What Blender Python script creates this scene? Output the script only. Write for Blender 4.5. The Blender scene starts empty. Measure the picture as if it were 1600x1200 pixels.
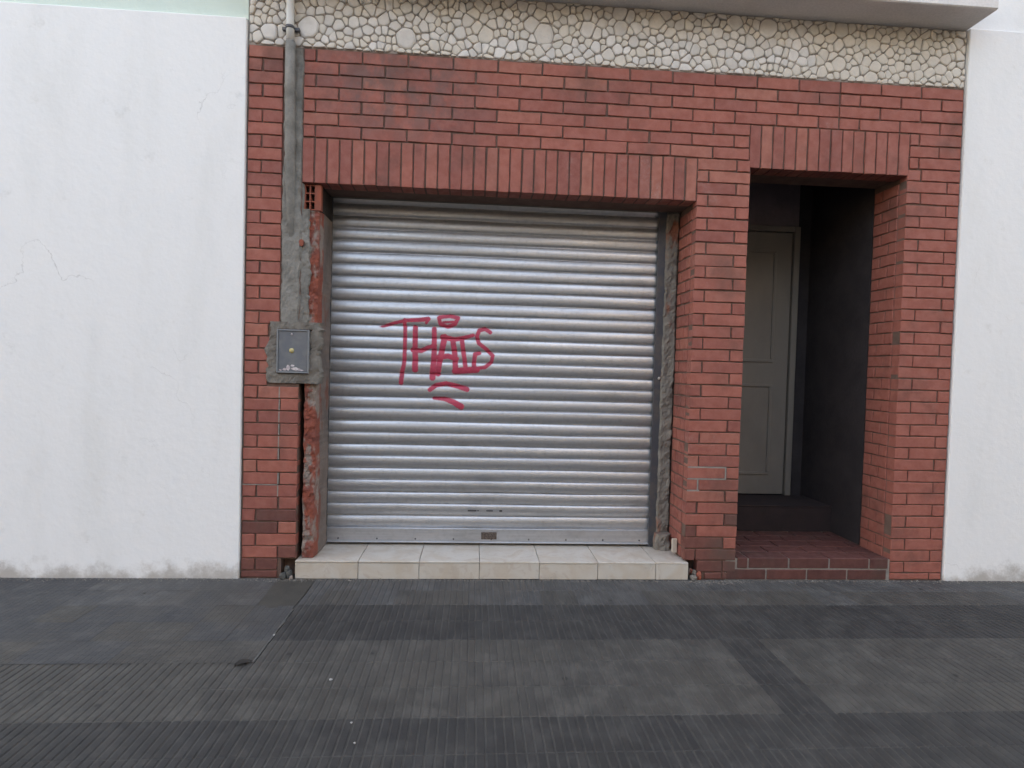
import bpy, math, random
import numpy as np
from mathutils import Vector, Matrix, noise

random.seed(7)
SC = bpy.context.scene
COL = SC.collection

# ------------------------------------------------------------------ camera
CAM = np.array([1.25, -3.212, 1.183])
YAW, PITCH, ROLL = [math.radians(a) for a in (3.78, -1.51, 1.58)]
FPX = 900.0                                    # focal length in pixels of a 1600 wide picture


def cam_axes():
    f = np.array([math.sin(YAW) * math.cos(PITCH), math.cos(YAW) * math.cos(PITCH), math.sin(PITCH)])
    r = np.array([math.cos(YAW), -math.sin(YAW), 0.0])
    u = np.cross(r, f)
    return r * math.cos(ROLL) + u * math.sin(ROLL), -r * math.sin(ROLL) + u * math.cos(ROLL), f


AR, AU, AF = cam_axes()
cd = bpy.data.cameras.new('camera')
cam = bpy.data.objects.new('camera', cd)
COL.objects.link(cam)
m = Matrix.Identity(4)
for i in range(3):
    m[i][0], m[i][1], m[i][2], m[i][3] = AR[i], AU[i], -AF[i], CAM[i]
cam.matrix_world = m
cd.sensor_fit = 'HORIZONTAL'
cd.sensor_width = 36.0
cd.lens = 36.0 * FPX / 1600.0
cd.clip_start = 0.05
cd.clip_end = 3000
SC.camera = cam

# ------------------------------------------------------------------ world, sun, exposure
SUN_EL, SUN_AZ = math.radians(40), math.radians(-28)     # the sun stands behind the house, a little to the left
w = bpy.data.worlds.new('World')
SC.world = w
w.use_nodes = True
nt = w.node_tree
nt.nodes.clear()
sky = nt.nodes.new('ShaderNodeTexSky')
sky.sky_type = 'NISHITA'
sky.sun_disc = False
sky.sun_elevation = SUN_EL
sky.sun_rotation = SUN_AZ
sky.air_density = 1.0
sky.dust_density = 4.0
sky.ozone_density = 1.0
bg = nt.nodes.new('ShaderNodeBackground')
bg.inputs['Strength'].default_value = 0.15
wo = nt.nodes.new('ShaderNodeOutputWorld')
nt.links.new(sky.outputs[0], bg.inputs[0])
nt.links.new(bg.outputs[0], wo.inputs[0])
sl = bpy.data.lights.new('sun', 'SUN')
sl.energy = 3.0
sl.angle = math.radians(0.53)
sl.color = (1.0, 0.95, 0.88)
so = bpy.data.objects.new('sun', sl)
COL.objects.link(so)
sdir = Vector((math.sin(SUN_AZ) * math.cos(SUN_EL), math.cos(SUN_AZ) * math.cos(SUN_EL), math.sin(SUN_EL)))
so.rotation_euler = sdir.to_track_quat('Z', 'Y').to_euler()
so.location = sdir * 30
vs = SC.view_settings
vs.view_transform = 'Standard'
vs.look = 'None'
vs.exposure = 3.0
vs.gamma = 1.0
vs.use_curve_mapping = False
vs.use_white_balance = True
vs.white_balance_temperature = 9300
vs.white_balance_tint = 12


# ------------------------------------------------------------------ helpers: meshes and objects
class MB:
    def __init__(self):
        self.v, self.f, self.mi, self.sm = [], [], [], []

    def add(self, verts, faces, mi=0, smooth=False):
        b = len(self.v)
        self.v += [tuple(p) for p in verts]
        for q in faces:
            self.f.append(tuple(i + b for i in q))
            self.mi.append(mi)
            self.sm.append(smooth)
        return self

    def box(self, x0, x1, y0, y1, z0, z1, mi=0):
        vv = [(x, y, z) for z in (z0, z1) for y in (y0, y1) for x in (x0, x1)]
        return self.add(vv, [(0, 2, 3, 1), (4, 5, 7, 6), (0, 1, 5, 4), (2, 6, 7, 3), (0, 4, 6, 2), (1, 3, 7, 5)], mi)

    def bbox(self, x0, x1, y0, y1, z0, z1, c=0.003, mi=0):
        """box with all twelve edges chamfered"""
        X, Y, Z = (x0, x1), (y0, y1), (z0, z1)
        vv, ix = [], {}
        for a in (0, 1):
            for b in (0, 1):
                for d in (0, 1):
                    for ax in range(3):
                        p = [X[a], Y[b], Z[d]]
                        for o in range(3):
                            if o != ax:
                                p[o] += c if (a, b, d)[o] == 0 else -c
                        ix[(a, b, d, ax)] = len(vv)
                        vv.append(p)
        ff = []
        for s in (0, 1):
            ff.append([ix[(s, b, d, 0)] for b, d in ((0, 0), (1, 0), (1, 1), (0, 1))])
            ff.append([ix[(a, s, d, 1)] for a, d in ((0, 0), (1, 0), (1, 1), (0, 1))])
            ff.append([ix[(a, b, s, 2)] for a, b in ((0, 0), (1, 0), (1, 1), (0, 1))])
        for p in (0, 1):
            for q in (0, 1):
                ff.append([ix[(p, q, 0, 0)], ix[(p, q, 1, 0)], ix[(p, q, 1, 1)], ix[(p, q, 0, 1)]])
                ff.append([ix[(p, 0, q, 0)], ix[(p, 1, q, 0)], ix[(p, 1, q, 2)], ix[(p, 0, q, 2)]])
                ff.append([ix[(0, p, q, 1)], ix[(1, p, q, 1)], ix[(1, p, q, 2)], ix[(0, p, q, 2)]])
        for a in (0, 1):
            for b in (0, 1):
                for d in (0, 1):
                    ff.append([ix[(a, b, d, k)] for k in range(3)])
        # orient outwards
        C = Vector(((x0 + x1) / 2, (y0 + y1) / 2, (z0 + z1) / 2))
        out = []
        for q in ff:
            P = [Vector(vv[i]) for i in q]
            n = (P[1] - P[0]).cross(P[2] - P[0])
            cc = sum(P, Vector()) / len(P)
            out.append(tuple(q) if n.dot(cc - C) > 0 else tuple(reversed(q)))
        return self.add(vv, out, mi)

    def tube(self, pts, rad, n=14, caps=True, mi=0):
        rings = []
        for i, p in enumerate(pts):
            p = Vector(p)
            a = Vector(pts[max(i - 1, 0)])
            b = Vector(pts[min(i + 1, len(pts) - 1)])
            t = (b - a).normalized()
            s = t.cross(Vector((0, 1, 0)) if abs(t.y) < .9 else Vector((1, 0, 0))).normalized()
            e = t.cross(s)
            r = rad[i] if isinstance(rad, (list, tuple)) else rad
            rings.append([p + (s * math.cos(2 * math.pi * k / n) + e * math.sin(2 * math.pi * k / n)) * r for k in range(n)])
        vv = [q for rg in rings for q in rg]
        ff = []
        for i in range(len(pts) - 1):
            for k in range(n):
                ff.append((i * n + k, i * n + (k + 1) % n, (i + 1) * n + (k + 1) % n, (i + 1) * n + k))
        if caps:
            ff.append(tuple(reversed(range(n))))
            ff.append(tuple(range((len(pts) - 1) * n, len(pts) * n)))
        return self.add(vv, ff, mi, True)

    def mesh(self, name):
        me = bpy.data.meshes.new(name)
        me.from_pydata(self.v, [], self.f)
        me.polygons.foreach_set('material_index', self.mi)
        me.polygons.foreach_set('use_smooth', self.sm)
        me.update()
        return me

    def build(self, name, mats, parent=None, loc=(0, 0, 0)):
        me = self.mesh(name)
        for mm in (mats if isinstance(mats, (list, tuple)) else [mats]):
            me.materials.append(mm)
        return link(name, me, parent, loc)


def link(name, me, parent=None, loc=(0, 0, 0), rot=None):
    o = bpy.data.objects.new(name, me)
    COL.objects.link(o)
    o.location = loc
    if rot:
        o.rotation_euler = rot
    if parent:
        o.parent = parent
    return o


def tag(o, label=None, cat=None, group=None, kind=None):
    if label:
        o['label'] = label
    if cat:
        o['category'] = cat
    if group:
        o['group'] = group
    if kind:
        o['kind'] = kind
    return o


def empty(name, label, cat, loc=(0, 0, 0), group=None):
    o = bpy.data.objects.new(name, None)
    COL.objects.link(o)
    o.location = loc
    o.empty_display_size = .1
    return tag(o, label, cat, group)


def on_wall(px, py, d=0.0):
    """where the sight line of a photo pixel meets the plane y = d"""
    v = AF + AR * (px - 800) / FPX - AU * (py - 600) / FPX
    t = (d - CAM[1]) / v[1]
    p = CAM + t * v
    return p[0], p[2]


def fbm(x, y, z, o=4):
    return noise.fractal(Vector((x, y, z)), .9, 2.1, o)


# ------------------------------------------------------------------ helpers: materials
class Mat:
    def __init__(self, name, rough=.7, metal=0.0, spec=.5):
        self.m = bpy.data.materials.new(name)
        self.m.use_nodes = True
        self.t = self.m.node_tree
        self.b = self.t.nodes['Principled BSDF']
        self.b.inputs['Roughness'].default_value = rough
        self.b.inputs['Metallic'].default_value = metal
        self.b.inputs['Specular IOR Level'].default_value = spec
        self._pos = None

    def n(self, kind, **kw):
        x = self.t.nodes.new(kind)
        for k, v in kw.items():
            setattr(x, k, v)
        return x

    def L(self, a, b):
        self.t.links.new(a, b)

    def pos(self, scale=(1, 1, 1), per_object=False):
        g = self.n('ShaderNodeNewGeometry').outputs['Position']
        if per_object:
            oi = self.n('ShaderNodeObjectInfo')
            a = self.n('ShaderNodeVectorMath', operation='SCALE')
            a.inputs[0].default_value = (13.1, 7.7, 21.3)
            self.L(oi.outputs['Random'], a.inputs['Scale'])
            s = self.n('ShaderNodeVectorMath', operation='ADD')
            self.L(g, s.inputs[0])
            self.L(a.outputs[0], s.inputs[1])
            g = s.outputs[0]
        if scale != (1, 1, 1):
            k = self.n('ShaderNodeVectorMath', operation='MULTIPLY')
            self.L(g, k.inputs[0])
            k.inputs[1].default_value = scale
            g = k.outputs[0]
        return g

    def noise(self, scale, detail=4, rough=.55, vec=None, dist=0.0):
        x = self.n('ShaderNodeTexNoise')
        x.inputs['Scale'].default_value = scale
        x.inputs['Detail'].default_value = detail
        x.inputs['Roughness'].default_value = rough
        x.inputs['Distortion'].default_value = dist
        self.L(vec if vec is not None else self.pos(), x.inputs['Vector'])
        return x.outputs['Fac']

    def ramp(self, fac, lo, hi, a=0.0, b=1.0):
        x = self.n('ShaderNodeMapRange')
        x.interpolation_type = 'SMOOTHSTEP'
        self.L(fac, x.inputs[0])
        for i, v in enumerate((lo, hi, a, b)):
            x.inputs[i + 1].default_value = v
        return x.outputs[0]

    def mix(self, fac, a, b, blend='MIX'):
        x = self.n('ShaderNodeMix', data_type='RGBA', blend_type=blend)
        for s, v in ((0, fac), (6, a), (7, b)):
            if isinstance(v, (int, float)):
                x.inputs[s].default_value = v
            elif isinstance(v, tuple):
                x.inputs[s].default_value = (*v, 1)
            else:
                self.L(v, x.inputs[s])
        return x.outputs[2]

    def math(self, op, a, b=0.0):
        x = self.n('ShaderNodeMath', operation=op)
        for i, v in enumerate((a, b)):
            if isinstance(v, (int, float)):
                x.inputs[i].default_value = v
            else:
                self.L(v, x.inputs[i])
        return x.outputs[0]

    def rnd(self):
        return self.n('ShaderNodeObjectInfo').outputs['Random']

    def color(self, c):
        if isinstance(c, tuple):
            self.b.inputs['Base Color'].default_value = (*c, 1)
        else:
            self.L(c, self.b.inputs['Base Color'])
        return self

    def rough(self, r):
        self.L(r, self.b.inputs['Roughness'])
        return self

    def bump(self, h, strength=.3, dist=.004):
        x = self.n('ShaderNodeBump')
        x.inputs['Strength'].default_value = strength
        x.inputs['Distance'].default_value = dist
        self.L(h, x.inputs['Height'])
        self.L(x.outputs[0], self.b.inputs['Normal'])
        return self


def m_brick(name, ca, cb, cc, dirt=(.10, .055, .045), amount=.5, soot=False):
    M = Mat(name, .7, spec=.3)
    r = M.rnd()
    c = M.mix(r, ca, cb)
    r2 = M.math('FRACT', M.math('MULTIPLY', r, 17.37))
    c = M.mix(M.ramp(r2, .80, 1.0, 0, .55), c, cc)
    p = M.pos(per_object=True)
    mot = M.noise(22, 5, .65, p)
    c = M.mix(M.ramp(mot, .3, .72, 0, .55), c, M.mix(.5, c, ca, 'MULTIPLY'))
    st = M.noise(3.1, 6, .6)
    c = M.mix(M.ramp(st, .50, .72, 0, amount), c, dirt)
    if soot:
        dv = M.n('ShaderNodeVectorMath', operation='DISTANCE')
        M.L(M.pos((.62, 1, 1)), dv.inputs[0])
        dv.inputs[1].default_value = (.80 * .62, 0, 2.70)
        so_ = M.math('MULTIPLY', M.ramp(dv.outputs['Value'], .10, .42, 1, 0), M.ramp(M.noise(9, 7, .7, M.pos((1, 1, .7))), .38, .58))
        c = M.mix(M.math('MULTIPLY', so_, .62), c, (.125, .088, .082))
        ef = M.math('MULTIPLY', M.ramp(M.noise(2.0, 6, .65, M.pos((1.3, 1, .8))), .56, .70), M.ramp(M.noise(45, 4, .7), .42, .66))
        c = M.mix(M.math('MULTIPLY', ef, .30), c, (.40, .30, .27))
    sc = M.noise(60, 3, .6, M.pos((1, 1, 2.5)))
    c = M.mix(M.ramp(sc, .66, .78, 0, .35), c, (.42, .30, .26))
    M.color(c)
    M.bump(M.noise(170, 5, .7, p), .35, .003)
    M.rough(M.ramp(mot, .2, .8, .55, .85))
    return M.m


def m_speckle(name, ca, cb, s1=9, s2=120, bump=.4, rough=.85, dist=.004, cc=None, lo=.35, hi=.7, spec=.3, ct=.55):
    M = Mat(name, rough, spec=spec)
    a = M.noise(s1, 6, .62)
    c = M.mix(M.ramp(a, lo, hi), ca, cb)
    if cc:
        c = M.mix(M.ramp(M.noise(s1 * .45, 5, .6, M.pos((1.7, 1.7, .8))), ct, ct + .10), c, cc)
    b = M.noise(s2, 4, .65)
    c = M.mix(M.ramp(b, .3, .75, 0, .35), c, M.mix(.6, c, (.35, .35, .35), 'MULTIPLY'))
    M.color(c)
    M.bump(b, bump, dist)
    return M.m


BRICK = m_brick('red_brick', (.385, .130, .097), (.295, .101, .081), (.415, .168, .122), soot=True)
GRIMY = m_brick('grimy_brick', (.205, .076, .060), (.165, .064, .053), (.20, .095, .075), (.095, .066, .055), .85)
MORTAR = m_speckle('brown_mortar', (.140, .084, .066), (.180, .115, .092), 14, 160)
LIGHTMORTAR = m_speckle('pale_mortar', (.30, .27, .24), (.22, .20, .18), 30, 200)
STONEBED = m_speckle('stone_joint', (.40, .35, .31), (.29, .25, .22), 12, 140)
CEMENT = m_speckle('cement_patch', (.265, .252, .228), (.17, .16, .143), 11, 90, .8, .9, .006)
CEMENTDARK = m_speckle('cement_dark', (.215, .195, .17), (.14, .125, .11), 8, 90, .8, .9, .006)
ROUGHRED = m_speckle('broken_terracotta', (.29, .078, .050), (.19, .062, .050), 14, 70, .7, .85, .008, cc=(.27, .215, .185), ct=.50)
ROUGHGREY = m_speckle('broken_render', (.24, .215, .185), (.17, .15, .13), 9, 70, .7, .9, .008, cc=(.26, .105, .07))
REVEAL = m_speckle('brown_render', (.20, .155, .135), (.13, .105, .095), 7, 80, .6, .9, .006, cc=(.20, .075, .055))
TERRACOTTA = m_speckle('terracotta', (.33, .09, .055), (.26, .085, .06), 20, 150, .4)
CELLSHADE = m_speckle('cell_shade', (.02, .017, .016), (.035, .028, .025), 20, 150, .3)  # near-black colour stands in for shade inside the block's cells
SOFFIT = m_speckle('grey_soffit', (.74, .71, .69), (.66, .635, .615), 4, 80, .2, .8)
DARKWALL = m_speckle('dark_recess_wall', (.048, .040, .042), (.033, .028, .030), 5, 60, .4, .7)  # one near-black brown mottle over all recess walls


def m_plaster(name, base, stain, amt=.5):
    M = Mat(name, .75, spec=.3)
    a = M.noise(1.6, 6, .6, M.pos((2.2, 2.2, .6)))
    c = M.mix(M.ramp(a, .45, .75, 0, amt), base, stain)
    g = M.noise(7, 6, .7)
    c = M.mix(M.ramp(g, .60, .74, 0, amt * .6), c, M.mix(.5, stain, (.6, .57, .52), 'MULTIPLY'))
    # hairline cracks
    vo = M.n('ShaderNodeTexVoronoi', feature='DISTANCE_TO_EDGE')
    vo.inputs['Scale'].default_value = .75
    wv = M.n('ShaderNodeVectorMath', operation='ADD')
    nz = M.n('ShaderNodeTexNoise')
    nz.inputs['Scale'].default_value = 3.0
    nz.inputs['Detail'].default_value = 8
    M.L(M.pos(), nz.inputs['Vector'])
    sc_ = M.n('ShaderNodeVectorMath', operation='SCALE')
    M.L(nz.outputs['Color'], sc_.inputs[0])
    sc_.inputs['Scale'].default_value = .9
    M.L(M.pos(), wv.inputs[0])
    M.L(sc_.outputs[0], wv.inputs[1])
    M.L(wv.outputs[0], vo.inputs['Vector'])
    ck = M.math('MULTIPLY', M.ramp(vo.outputs['Distance'], .0, .0035, 1, 0), M.ramp(M.noise(.9, 3), .50, .60))
    c = M.mix(M.math('MULTIPLY', ck, .4), c, (.30, .28, .26))
    # ragged splash stains along the foot of the wall
    gz = M.n('ShaderNodeSeparateXYZ')
    M.L(M.pos(), gz.inputs[0])
    hgt = M.math('ADD', gz.outputs['Z'], M.math('MULTIPLY', M.math('SUBTRACT', M.noise(4.5, 7, .72), .5), .42))
    c = M.mix(M.ramp(hgt, -.02, .10, .75, 0), c, (.33, .29, .25))
    M.color(c)
    M.bump(M.noise(26, 6, .62), .35, .006)
    return M.m


WHITE = m_plaster('white_paint', (.80, .80, .79), (.70, .70, .68), .55)
MINT = m_plaster('mint_paint', (.60, .70, .63), (.52, .62, .55), .5)

M = Mat('pale_field_stone', .8, spec=.25)
r = M.rnd()
c = M.mix(r, (.72, .685, .645), (.58, .545, .505))
c = M.mix(M.ramp(M.math('FRACT', M.math('MULTIPLY', r, 9.7)), .55, .95), c, (.64, .585, .51))
pz = M.pos(per_object=True)
gz = M.noise(26, 6, .65, pz)
c = M.mix(M.ramp(gz, .35, .7, 0, .4), c, (.50, .46, .42))
M.color(c).bump(M.noise(60, 6, .65, pz), .5, .006)
STONE = M.m

M = Mat('galvanised_steel', .38, metal=.85)
st = M.noise(3.0, 6, .6, M.pos((.5, 1, 14)))
sp = M.noise(38, 3, .6)
c = M.mix(M.ramp(st, .3, .7), (.585, .595, .615), (.47, .48, .50))
c = M.mix(M.ramp(sp, .45, .75, 0, .35), c, (.35, .355, .365))
grime = M.noise(2.3, 6, .65, M.pos((1.2, 1, 3.0)))
c = M.mix(M.ramp(grime, .52, .74, 0, .38), c, (.27, .265, .265))
at = M.n('ShaderNodeAttribute', attribute_name='paint')
spray = M.noise(240, 3, .7)
pm = M.ramp(M.math('ADD', at.outputs['Fac'], M.math('MULTIPLY', M.math('SUBTRACT', spray, .5), .70)), .22, .72)
pcol = M.mix(M.ramp(M.noise(30, 4, .6), .35, .7), (.50, .052, .100), (.39, .040, .078))
c = M.mix(pm, c, pcol)
M.color(c)
inv = M.math('SUBTRACT', 1.0, pm)
M.L(M.math('MULTIPLY', inv, .85), M.b.inputs['Metallic'])
M.rough(M.math('ADD', M.ramp(st, .25, .75, .33, .50), M.math('MULTIPLY', pm, .15)))
M.bump(M.noise(14, 4, .5, M.pos((.6, 1, 2))), .12, .006)
STEEL = M.m

M = Mat('dark_rail_steel', .55, metal=.5)
M.color(M.mix(M.ramp(M.noise(16, 5, .6), .4, .7), (.085, .09, .105), (.13, .12, .115)))
RAIL = M.m
M = Mat('brown_lock_plate', .5, metal=.4)
M.color(M.mix(M.ramp(M.noise(90, 4, .6), .4, .6), (.07, .05, .045), (.16, .13, .11)))
LOCK = M.m
M = Mat('slot_mark', .9)
M.color((.06, .055, .055))
SLOTMARK = M.m

M = Mat('cream_tile', .33, spec=.5)
pv = M.pos(per_object=True)
v1 = M.noise(5, 6, .6, pv, 1.4)
c = M.mix(M.ramp(v1, .35, .68), (.53, .490, .435), (.48, .41, .335))
c = M.mix(M.ramp(M.noise(9, 5, .6, pv, 2.2), .54, .64, 0, .55), c, (.42, .345, .285))
c = M.mix(M.ramp(M.noise(13, 6, .7), .55, .8, 0, .6), c, (.30, .29, .275))
M.color(c)
M.rough(M.ramp(v1, .3, .7, .28, .5))
TILE = M.m
GROUT = m_speckle('tile_grout', (.20, .19, .175), (.14, .135, .125), 30, 200)


def m_paving(name, a, b, dust=(.17, .165, .16), amt=.6, worn=.4):
    M = Mat(name, .8, spec=.35)
    r = M.rnd()
    c = M.mix(r, a, b)
    c = M.mix(M.ramp(M.noise(2.2, 6, .62), .42, .72, 0, .55), c, M.mix(.6, c, (.45, .44, .42), 'MULTIPLY'))
    d = M.noise(8.5, 7, .78)
    c = M.mix(M.ramp(d, .43, .66, 0, amt), c, dust)
    f = M.noise(150, 4, .7)
    c = M.mix(M.ramp(f, .58, .76, 0, .4), c, dust)
    # worn, browner areas and round dark gum spots
    wn = M.noise(1.15, 5, .6)
    c = M.mix(M.ramp(wn, .50, .66, 0, worn), c, (.080, .072, .062))
    vo = M.n('ShaderNodeTexVoronoi')
    vo.inputs['Scale'].default_value = 5.5
    M.L(M.pos(), vo.inputs['Vector'])
    sv = M.n('ShaderNodeSeparateColor')
    M.L(vo.outputs['Color'], sv.inputs[0])
    gum = M.math('MULTIPLY', M.ramp(vo.outputs['Distance'], .045, .085, 1, 0), M.ramp(sv.outputs[0], .62, .66, 0, .8))
    c = M.mix(gum, c, (.018, .017, .017))
    # pale dust settles in the grooves between the ribs
    tc = M.n('ShaderNodeTexCoord')
    sx = M.n('ShaderNodeSeparateXYZ')
    M.L(tc.outputs['Object'], sx.inputs[0])
    low = M.ramp(sx.outputs['Z'], -.0038, -.0008, 1, 0)
    c = M.mix(M.math('MULTIPLY', low, M.ramp(d, .3, .6, .25, .8)), c, dust)
    M.color(c)
    M.rough(M.ramp(d, .3, .7, .62, .9))
    M.bump(f, .35, .002)
    return M.m


PAVE_DARK = m_paving('dark_ribbed_tile', (.029, .0282, .0285), (.0325, .0312, .0305), (.090, .085, .079), .40, .12)
PAVE_FIELD = m_paving('grey_ribbed_tile', (.050, .0470, .0440), (.055, .0515, .0470), (.108, .101, .091))
PAVE_DUSTY = m_paving('dusty_ribbed_tile', (.056, .055, .055), (.066, .064, .062), (.12, .117, .112), .7)
PAVE_BLUE = m_paving('blue_grey_tile', (.044, .0445, .047), (.050, .050, .051), (.11, .106, .101), .5)
BED = m_speckle('paving_bed', (.085, .081, .075), (.062, .059, .055), 6, 160)
PATCH = m_speckle('paving_patch', (.068, .062, .053), (.052, .048, .042), 9, 160, .5)
LIGHTMORTAR_P = m_speckle('dusty_seam', (.11, .108, .10), (.075, .073, .07), 20, 200)
ASPHALT = m_speckle('asphalt', (.06, .06, .062), (.045, .045, .047), 2, 120)
KERBM = m_speckle('kerb_concrete', (.25, .24, .22), (.18, .17, .16), 5, 120)

M = Mat('entrance_door_paint', .5, spec=.4)
M.color(M.mix(M.ramp(M.noise(4, 5, .6, M.pos((1, 1, .5))), .4, .7), (.215, .195, .170), (.185, .167, .148)))
DOORPAINT = M.m
TRANSOM = m_speckle('brown_transom', (.24, .19, .20), (.19, .155, .165), 6, 60, .2, .6)

# ------------------------------------------------------------------ ground, road, pavement
gm = MB()
gm.add([(-800, -800, -.30), (800, -800, -.30), (800, 800, -.30), (-800, 800, -.30)], [(0, 1, 2, 3)])
tag(gm.build('ground', ASPHALT), kind='structure')
tag(MB().box(-60, 60, -11.5, -3.75, -.29, -.14).build('road', ASPHALT), kind='structure')
kb = MB()
for i in range(40):
    kb.bbox(-20 + i * 1.0, -19.008 + i, -3.75, -3.60, -.28, 0.0, .012)
tag(kb.build('kerb', KERBM), kind='structure')
pav = tag(MB().box(-20, 20, -3.598, 0.32, -.28, -.0055).build('pavement', BED), kind='structure')

T = .186
TY0 = -.358 + 2 * T            # row edges are TY0 - k*T
TX0 = 2.37                     # column edges are TX0 + k*T


def ribbed(wid, dep, ribs):
    g = MB()
    pts = []
    p = wid / ribs
    for k in range(ribs):
        x = -wid / 2 + k * p
        pts += [(x + .0018, -.0042), (x + .0052, -.0004), (x + p * .35, .0), (x + p * .65, .0), (x + p - .0052, -.0004), (x + p - .0018, -.0042)]
    pts = [(-wid / 2, -.0042)] + pts + [(wid / 2, -.0042)]
    n = len(pts)
    ys = (-dep / 2, -dep / 2 + .003, dep / 2 - .003, dep / 2)
    vv = []
    for j, y in enumerate(ys):
        for (x, z) in pts:
            vv.append((x, y, z - (.004 if j in (0, 3) and z > -.003 else 0)))
    ff = [(j * n + i, j * n + i + 1, (j + 1) * n + i + 1, (j + 1) * n + i) for j in range(3) for i in range(n - 1)]
    g.add(vv, ff, 0, False)
    return g


def small_square_tile(wid, dep, k):
    g = MB()
    p, q = wid / k, dep / k
    for i in range(k):
        for j in range(k):
            x, y = -wid / 2 + (i + .5) * p, -dep / 2 + (j + .5) * q
            a, b = p / 2 - .0008, q / 2 - .0008
            e = .0030
            vv = [(x - a, y - b, -.0010), (x + a, y - b, -.0010), (x + a, y + b, -.0010), (x - a, y + b, -.0010),
                  (x - a + e, y - b + e, 0), (x + a - e, y - b + e, 0), (x + a - e, y + b - e, 0), (x - a + e, y + b - e, 0)]
            g.add(vv, [(4, 5, 6, 7), (0, 1, 5, 4), (1, 2, 6, 5), (2, 3, 7, 6), (3, 0, 4, 7)])
    z = -.0010
    g.add([(-wid / 2, -dep / 2, z), (wid / 2, -dep / 2, z), (wid / 2, dep / 2, z), (-wid / 2, dep / 2, z)], [(0, 1, 2, 3)])
    return g


tile_meshes = {}


def tile(kind, x0, x1, y0, y1, mat):
    key = (kind, round(x1 - x0, 3), round(y1 - y0, 3), mat.name)
    if key not in tile_meshes:
        wid, dep = x1 - x0 - .0006, y1 - y0 - .0006
        g = ribbed(wid, dep, max(2, round((x1 - x0) / (T / 6)))) if kind == 'r' else small_square_tile(wid, dep, 7)
        me = g.mesh('tile')
        me.materials.append(mat)
        tile_meshes[key] = me
    o = link('tile', tile_meshes[key], pav, ((x0 + x1) / 2, (y0 + y1) / 2, random.uniform(-.0006, .0006)),
             (random.gauss(0, .0014), random.gauss(0, .0014), random.gauss(0, .001)))
    return o


XL = .417                      # where the house's own paving ends on the left
rt = random.Random(3)
for row in range(11):
    y1 = min(TY0 - row * T, -.002)
    y0 = TY0 - (row + 1) * T
    k = -11 if row < 5 else -22
    while TX0 + k * T < 4.75:
        xa, xb = TX0 + k * T, TX0 + (k + 1) * T
        k += 1
        xl = XL if row < 5 else -1.7
        xa = max(xa, xl)
        if xb - xa < .05:
            continue
        if row in (0, 1) and xb < 2.55 and row == 0:
            pass
        if row < 2:
            mat = PAVE_DUSTY if (row == 0 or rt.random() < .45) else PAVE_FIELD
        elif row in (2, 3) or row in (7, 8) or k - 1 == 0:
            mat = PAVE_DARK
        else:
            mat = PAVE_FIELD
        tile('r', xa, xb, y0, y1, mat)
S = .1824
for i in range(10):
    for j in range(5):
        xb = XL - .012 - i * S
        xa = xb - S
        y1 = -.004 - j * S
        if i < 1 and j < 2:
            continue               # patched with cement
        tile('s', xa, xb, y1 - S, y1, (PAVE_DUSTY if rt.random() < .8 else PAVE_BLUE) if j < 2 else (PAVE_BLUE if rt.random() < .85 else PAVE_FIELD))

sm = MB()
rsm = random.Random(9)
for q in range(12):
    ya, yb = -.41 - q * .042, -.41 - (q + 1) * .042
    wd = rsm.uniform(.004, .009)
    sm.box(XL - .010 - wd * .3, XL - .010 + wd, yb, ya, -.006, rsm.uniform(-.0005, .0012))
sm.build('mortar_seam', LIGHTMORTAR_P, pav)

# cement repair in the corner by the left end of the step
g = MB()
poly = [(.205, -.004), (.405, -.004), (.412, -.20), (.405, -.40), (.30, -.392), (.222, -.40), (.212, -.2)]
nn = len(poly)
g.add([(x, y, -.0035 if i % 2 else .0) for i, (x, y) in enumerate(poly)] + [(.31, -.2, .006)] + [(x, y, -.02) for x, y in poly],
      [(i, (i + 1) % nn, nn) for i in range(nn)] + [(nn + 1 + i, nn + 1 + (i + 1) % nn, (i + 1) % nn, i) for i in range(nn)])
o = g.build('cement_patch', PATCH, pav)
o['label'] = 'brownish cement repair in the paving'

# ------------------------------------------------------------------ brick building
Z1, P, LB = 2.876, .0675, .245
ZS = Z1 - 7 * P                # top of the soldier course over the shutter
ZO = 2.161                     # underside of that soldier course
XA, XB = .298, 2.478           # shutter opening
XD, XE = 2.790, 3.720          # entrance opening
XR = 4.050                     # right end of the house
ZD1 = Z1 - 4 * P
ZD0 = ZD1 - .242
CH0, CH1 = .190, .292          # conduit chase
JT = .0095

bld = empty('brick_building', 'red brick house front with a pale field stone band above the shutter', 'building')
wall = MB()
wall.box(0, .215, .008, .30, -.02, .105)
wall.box(.215, .2935, .07, .30, -.02, .105)
wall.box(0, .2935, .008, .30, .105, Z1 + .004)
wall.box(.2935, XD, .008, .262, ZO + .004, Z1 + .004)
wall.box(2.568, XD - .006, .008, .90, -.02, .122)
wall.box(XB + .006, 2.568, .085, .90, -.02, .122)
wall.box(XB + .006, XD - .006, .008, .90, .122, ZO + .004)
wall.box(XD, XE, .008, .262, ZD0 + .004, Z1 + .004)
wall.box(XE + .006, XR, .008, .90, -.02, Z1 + .004)
wallo = wall.build('brick_wall', MORTAR, bld)

brick_cache = {}


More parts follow.
